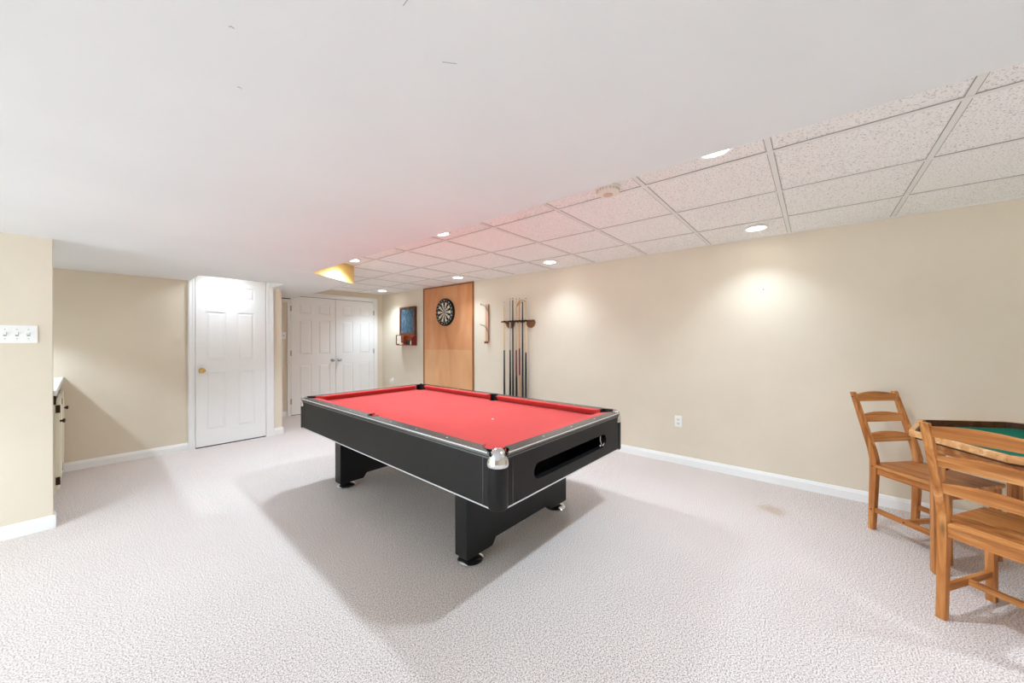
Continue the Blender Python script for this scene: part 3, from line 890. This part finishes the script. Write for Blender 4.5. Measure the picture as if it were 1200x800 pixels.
cue(3.372, CX_, CB, 1.80, 0.6, M['maple'], [(M['black'], 0.38), (blk, 0.755)], 'pool cue with pale maple shaft and black butt, farthest left in the rack')
cue(3.262, CX_, CB, 1.845, 0.6, M['steel'], [(M['black'], 0.38), (blk, 0.76)], 'pool cue with grey shaft and black butt, beside the all-black cue')
cue(3.213, CX_, CB, 1.848, 0.6, M['black'], [(blk, 0.40), (M['black'], 0.8)], 'all-black pool cue in the middle of the rack')
cue(3.150, CX_, CB, 1.835, 0.6, M['maple'], [(M['black'], 0.40), (M['red_leather'], 0.76)], 'pool cue with dark red wrap above a grey-black butt end')
cue(3.095, CX_, CB, 1.835, 0.6, M['maple_pink'], [(M['maple_pink'], 0.42), (M['red_leather'], 0.60), (M['walnut'], 0.785)], 'pool cue with peach wooden butt end and bright red band')
cue(3.040, CX_, CB, 1.815, 0.6, M['black'], [(blk, 0.45), (M['black'], 0.9)], 'black bridge stick with a brass loop head in the cue rack', bridge=True)
cue(2.985, CX_, CB, 1.83, 0.6, M['maple'], [(blk, 0.38), (M['black'], 0.73)], 'pool cue with pale maple shaft and black butt, farthest right in the rack')
for y in (3.372, 3.262, 3.213, 3.150, 3.095, 3.040, 2.985):
    b = MB()
    pts = arc(CX_ - WX, y - 3.165, 0.0165, R(60), R(300), 12) + arc(CX_ - WX, y - 3.165, 0.0125, R(300), R(60), 12)
    b.prism(pts, 1.513, 1.537, 'Z').build('holder_clip', M['blackp'], cr)

# ------------------------------------------------------------------ outlets, switches, detector
def outlet(name, label, y, z):
    t = thing(name, label, 'outlet', (WX, y, z))
    box('plate', M['plate'], t, -0.006, 0, -0.035, 0.035, -0.0575, 0.0575, 0.002)
    for s in (1, -1):
        so = MB().prism([(0.017 * math.cos(2 * PI * i / 16), s * 0.0195 + 0.0145 * math.sin(2 * PI * i / 16)) for i in range(16)], -0.0085, -0.004, 'X').build('socket', M['ivory'], t)
        MB().box(-0.0089, -0.0083, -0.008, -0.006, s * 0.0195 - 0.003, s * 0.0195 + 0.006).box(-0.0089, -0.0083, 0.006, 0.008, s * 0.0195 - 0.003, s * 0.0195 + 0.006).box(-0.0089, -0.0083, -0.002, 0.002, s * 0.0195 - 0.010, s * 0.0195 - 0.006).build('slots', M['dark'], so)
    return t
outlet('wall_outlet', 'white duplex outlet plate low on the bare beige wall', 1.071, 0.432)
outlet('wall_outlet', 'white outlet plate with a plug in it, below the chalkboard', 6.36, 0.465)
pg = thing('plug_adapter', 'white plug with a white cord in the outlet below the chalkboard', 'plug', (WX - 0.009, 6.34, 0.47))
box('plug_body', M['plate'], pg, -0.05, 0, -0.022, 0.022, -0.03, 0.03, 0.006)
MB().tube([(-0.03, -0.01, -0.03), (-0.035, -0.02, -0.08), (-0.03, -0.03, -0.2), (-0.02, -0.03, -0.32), (-0.02, -0.02, -0.4585)], 0.004, 8).build('cord', M['plate'], pg, 60)

sw = thing('light_switch', 'white wall plate with a row of toggle light switches', 'light switch', (-0.2985, YN, 1.3155))
box('plate', M['plate'], sw, -0.105, 0.105, -0.006, 0, -0.0575, 0.0575, 0.002)
for k in range(4):
    x = -0.068 + 0.0455 * k
    MB().prism([(-0.006, -0.006), (-0.006, 0.010), (-0.022, 0.013), (-0.022, 0.006)], x - 0.005, x + 0.005, 'X').build('toggle', M['plate'], sw)
    box('toggle_slot', M['steel'], sw, x - 0.0065, x + 0.0065, -0.0066, -0.006, -0.013, 0.013)
    for s in (1, -1):
        MB().lathe([(0.003, -0.006), (0.003, -0.0072)], (x, 0, s * 0.030), 8, 'Y').build('screw', M['steel'], sw)
th_ = thing('thermostat', 'white wall control left of the double doors', 'wall control', (2.135, YB, 1.345))
box('cover', M['plate'], th_, -0.035, 0.035, -0.012, 0, -0.0575, 0.0575, 0.004)
MB().box(-0.006, 0.006, -0.02, -0.012, -0.012, 0.012, 0.002).build('lever', M['steel'], th_)

sd = thing('smoke_detector', 'round beige smoke detector on the drop ceiling beside the soffit', 'smoke detector', (2.035, 0.952, CEIL - 0.001))
MB().lathe([(0.072, 0.0), (0.072, -0.008), (0.066, -0.010), (0.066, -0.028), (0.058, -0.036), (0.030, -0.040), (0.001, -0.040)], (0, 0, 0), 32).build('body', M['ivory'], sd, 30)
MB().lathe([(0.028, -0.0395), (0.028, -0.043), (0.020, -0.045), (0.001, -0.045)], (0, 0, 0), 20).build('test_button', plain('tan plastic', (206, 176, 156), 0.5), sd, 40)
vs = MB()
for k in range(20):
    a = 2 * PI * k / 20
    c, s = math.cos(a), math.sin(a)
    vs.tube([(0.0665 * c, 0.0665 * s, -0.014), (0.0665 * c, 0.0665 * s, -0.026)], 0.002, 5)
vs.build('vent_slots', M['shade_mark_grey'], sd)

nl = tag(MB().lathe([(0.0015, 0.0), (0.0015, -0.006), (0.0045, -0.006), (0.0045, -0.008)], (WX, 0.353, 1.716), 10, 'X').build('nail', M['dark'], None), 'tiny dark nail in the bare beige wall below a ceiling light', 'nail')
for pts in (((0.208, 0.988), (0.211, 0.983), (0.217, 0.985)), ((0.576, 0.709), (0.590, 0.697), (0.603, 0.686)), ((0.427, 0.650), (0.426, 0.640), (0.425, 0.630)), ((0.272, 1.205), (0.277, 1.203), (0.282, 1.206))):
    MB().tube([(x, y, SOF - 0.0004) for x, y in pts], 0.0009, 6).build('scuff', M['shade_mark_grey'], soffit)

# ------------------------------------------------------------------ bar cabinet in the alcove
bc = thing('bar_cabinet', 'cream bar cabinet with white countertop against the alcove end wall', 'cabinet', (0, 0, 0))
XF = -0.150
box('countertop', M['white'], bc, -0.80, -0.120, YN + 0.105, YD - 0.002, 0.885, 0.922, 0.006)
box('plinth', M['cream'], bc, -0.76, XF - 0.02, YN + 0.105, YD - 0.004, 0.0, 0.09)
cc = MB()
cc.box(-0.78, -0.76, YN + 0.105, YD - 0.004, 0.09, 0.885)
cc.box(-0.76, XF - 0.002, YN + 0.105, YN + 0.125, 0.09, 0.885)
cc.box(-0.76, XF - 0.002, YD - 0.024, YD - 0.004, 0.09, 0.885)
cc.box(-0.76, XF - 0.002, 4.50, 4.52, 0.09, 0.885)
cc.box(-0.76, XF - 0.002, YN + 0.105, YD - 0.004, 0.09, 0.11)
cc.build('carcass', M['cream'], bc)
for z in (0.30, 0.64):
    box('shelf', M['cream'], bc, -0.755, XF - 0.002, YN + 0.126, 4.499, z, z + 0.02)
fr = MB()
for y0, y1, z0, z1 in ((YN + 0.105, YN + 0.15, 0.09, 0.885), (4.48, 4.53, 0.09, 0.885), (4.99, 5.03, 0.09, 0.885), (5.50, YD - 0.004, 0.09, 0.885)):
    fr.box(XF - 0.002, XF + 0.012, y0, y1, z0, z1)
fr.box(XF - 0.002, XF + 0.012, YN + 0.15, 5.50, 0.83, 0.885)
fr.box(XF - 0.002, XF + 0.012, 4.53, 5.50, 0.09, 0.13)
fr.build('face_frame', M['cream'], bc)
for y0, y1, ky in ((4.515, 5.005, 4.56), (5.015, 5.525, 5.42)):
    d_ = MB().box(XF + 0.012, XF + 0.032, y0, y1, 0.115, 0.80, 0.003).box(XF + 0.032, XF + 0.036, y0 + 0.07, y1 - 0.07, 0.185, 0.73, 0.002).build('cabinet_door', M['cream'], bc)
    MB().lathe([(0.008, 0), (0.008, 0.012), (0.017, 0.018), (0.017, 0.026), (0.006, 0.03)], (XF + 0.032, ky, 0.64), 16, 'X').build('knob', M['bronze'], d_, 40)
    for z in (0.18, 0.74):
        box('hinge', M['bronze'], d_, XF + 0.013, XF + 0.036, y0 - 0.006, y0 + 0.004, z - 0.03, z + 0.03)
MB().prism([(XF + 0.012, 0.82), (XF + 0.028, 0.82), (XF + 0.028, 0.878), (XF + 0.06 - 0.04, 0.884), (XF + 0.012, 0.884)], 4.10, 4.125, 'Y').build('counter_bracket', M['bronze'], bc)

# ------------------------------------------------------------------ pine furniture
CH_H, CH_LEAN = 0.90, 0.116
def back_d(z):
    """back face of the rear post at height z, d along the facing direction"""
    k = [(0.0, 0.0), (0.36, 0.010), (0.47, 0.010), (0.54, -0.004), (CH_H, -CH_LEAN)]
    for (z0, d0), (z1, d1) in zip(k, k[1:]):
        if z <= z1:
            return d0 + (d1 - d0) * (z - z0) / (z1 - z0)
    return k[-1][1]
def post_w(z):
    return 0.030 + 0.012 * z / 0.45 if z < 0.45 else 0.042 - 0.020 * (z - 0.45) / (CH_H - 0.45)
def post_profile():
    zs = [0.0, 0.36, 0.42, 0.47, 0.505, 0.54, 0.70, CH_H]
    return [(back_d(z) + post_w(z), z) for z in zs] + [(back_d(z), z) for z in zs[::-1]]

def slat(x0, x1, z0, z1, arch):
    """back rail with an arched top, following the lean of the posts"""
    b = MB(); n = 14; th = 0.017
    def bump_(t):
        u = min(1, max(0, (t - 0.06) / 0.88))
        return math.sin(PI * u) ** 0.7 if 0 < u < 1 else 0.0
    top = [(x1 + (x0 - x1) * i / n, z1 + arch * bump_(i / n)) for i in range(n + 1)]
    pts = [(x0, z0), (x1, z0)] + top
    lo = [b.bm.verts.new((x, back_d(z) + 0.006, z)) for x, z in pts]
    hi = [b.bm.verts.new((x, back_d(z) + 0.006 + th, z)) for x, z in pts]
    m = len(pts)
    b.bm.faces.new(lo[::-1]); b.bm.faces.new(hi)
    for i in range(m):
        b.bm.faces.new((lo[i], lo[(i + 1) % m], hi[(i + 1) % m], hi[i]))
    bmesh.ops.recalc_face_normals(b.bm, faces=list(b.bm.faces))
    return b

def make_chair(label, loc, ang, seat_grain):
    """local y is the facing direction"""
    ch = thing('dining_chair', label, 'chair', loc, ang - PI / 2)
    W2, WL = 0.181, 0.032
    for s in (1, -1):
        x0, x1 = sorted((s * W2, s * (W2 - WL)))
        lg = MB().prism(post_profile(), x0, x1, 'X').build('leg', M['pine_Z'], ch, None, 0.0025)
        for z in (0.868, 0.425, 0.135):
            MB().lathe([(0.0055, 0), (0.0055, s * 0.0012)], (s * W2, back_d(z) + post_w(z) / 2, z), 10, 'X').build('dowel', M['trough'], lg)
        MB().prism([(0.386, 0.0), (0.416, 0.0), (0.414, 0.421), (0.374, 0.421)], x0, x1, 'X').build('leg', M['pine_Z'], ch, None, 0.0025)
        box('seat_rail', M['pine_Y'], ch, x0 + 0.005, x1 - 0.005, 0.054, 0.373, 0.378, 0.421, 0.002)
        box('side_stretcher', M['pine_Y'], ch, x0 + 0.007, x1 - 0.007, 0.036, 0.382, 0.120, 0.150, 0.002)
        MB().lathe([(0.0055, 0), (0.0055, s * 0.0012)], (s * (W2 - 0.007), 0.20, 0.135), 10, 'X').build('dowel', M['trough'], ch)
    box('seat_rail', M['pine_X'], ch, -W2 + WL, W2 - WL, 0.382, 0.404, 0.362, 0.421, 0.002)
    box('seat_rail', M['pine_X'], ch, -W2 + WL, W2 - WL, 0.018, 0.040, 0.378, 0.421, 0.002)
    box('cross_stretcher', M['pine_X'], ch, -W2 + 0.025, W2 - 0.025, 0.190, 0.210, 0.122, 0.148, 0.002)
    n = 12
    pts = [(-0.188, 0.054), (-0.147, 0.054), (-0.147, 0.010), (0.147, 0.010), (0.147, 0.054), (0.188, 0.054)]
    pts += [(0.196 - 0.392 * i / n, 0.420 + 0.012 * math.sin(PI * i / n)) for i in range(n + 1)]
    MB().prism(pts, 0.4212, 0.442, 'Z').build('seat', M[seat_grain], ch, None, 0.004)
    for z0 in (0.838, 0.704, 0.578):
        slat(-W2 + 0.028, W2 - 0.028, z0, z0 + 0.047, 0.016).build('back_slat', M['pine_X'], ch)
    return ch
make_chair('pine ladder-back dining chair at the end of the game table near the wall', (3.5325, -0.3946, 0), -2.3327, 'pine_Y')
make_chair('pine ladder-back dining chair nearest the camera, its back to the room', (2.4142, -0.5707, 0), -0.5893, 'pine_X')

# octagonal game table
gt = thing('game_table', 'octagonal pine card table with green felt top between bench and wall', 'table', (3.06, -0.98, 0))
A0 = R(99.5)
def octo(r):
    return [(r * math.cos(A0 + PI / 4 * i), r * math.sin(A0 + PI / 4 * i)) for i in range(8)]
TZ = 0.765
RO = 0.588
# eight rim boards
o1, o2 = octo(RO), octo(RO - 0.024)
for i in range(8):
    j = (i + 1) % 8
    MB().prism([o1[i], o1[j], o2[j], o2[i]], TZ - 0.032, TZ, 'Z').build('rim_board', M['pine_plank'] if i in (0, 1, 2) else M['pine_plank'], gt, None, 0.003)
MB().prism(octo(RO - 0.025), TZ - 0.046, TZ - 0.036).build('inner_tray', M['trough'], gt)
felt = MB().prism(octo(RO - 0.080), TZ - 0.036, TZ - 0.028).build('felt_top', M['green'], gt)
p1, p2 = octo(RO - 0.0245), octo(RO - 0.034)
for i in range(8):
    j = (i + 1) % 8
    MB().prism([p1[i], p1[j], p2[j], p2[i]], TZ - 0.036, TZ + 0.0005, 'Z').build('rim_shade_lining', M['trough'], gt)  # added dark lining, stands for shade on the inner rim faces
a1, a2 = octo(RO - 0.06), octo(RO - 0.08)
for i in range(8):
    j = (i + 1) % 8
    MB().prism([a1[i], a1[j], a2[j], a2[i]], TZ - 0.095, TZ - 0.045, 'Z').build('apron_board', M['pine_X'], gt)
for i in (0, 2, 4, 6):
    a = A0 + PI / 4 * i
    c, s = math.cos(a), math.sin(a)
    rc = 0.478
    hw = 0.023
    ux, uy = c * hw, s * hw
    vx, vy = -s * hw, c * hw
    pts = [(rc * c - ux - vx, rc * s - uy - vy), (rc * c + ux - vx, rc * s + uy - vy), (rc * c + ux + vx, rc * s + uy + vy), (rc * c - ux + vx, rc * s - uy + vy)]
    lg = MB().prism(pts, 0.0, TZ - 0.045, 'Z').build('leg', M['pine_Z'], gt, None, 0.003)
    MB().tube([((rc - 0.025) * c, (rc - 0.025) * s, 0.57), (0.25 * c, 0.25 * s, TZ - 0.05)], 0.009, 8).build('folding_brace', M['blackp'], gt)
    MB().lathe([(0.014, 0), (0.014, 0.018), (0.008, 0.022)], ((rc - 0.03) * c, (rc - 0.03) * s, 0.655), 12).build('lock_knob', M['blackp'], lg)
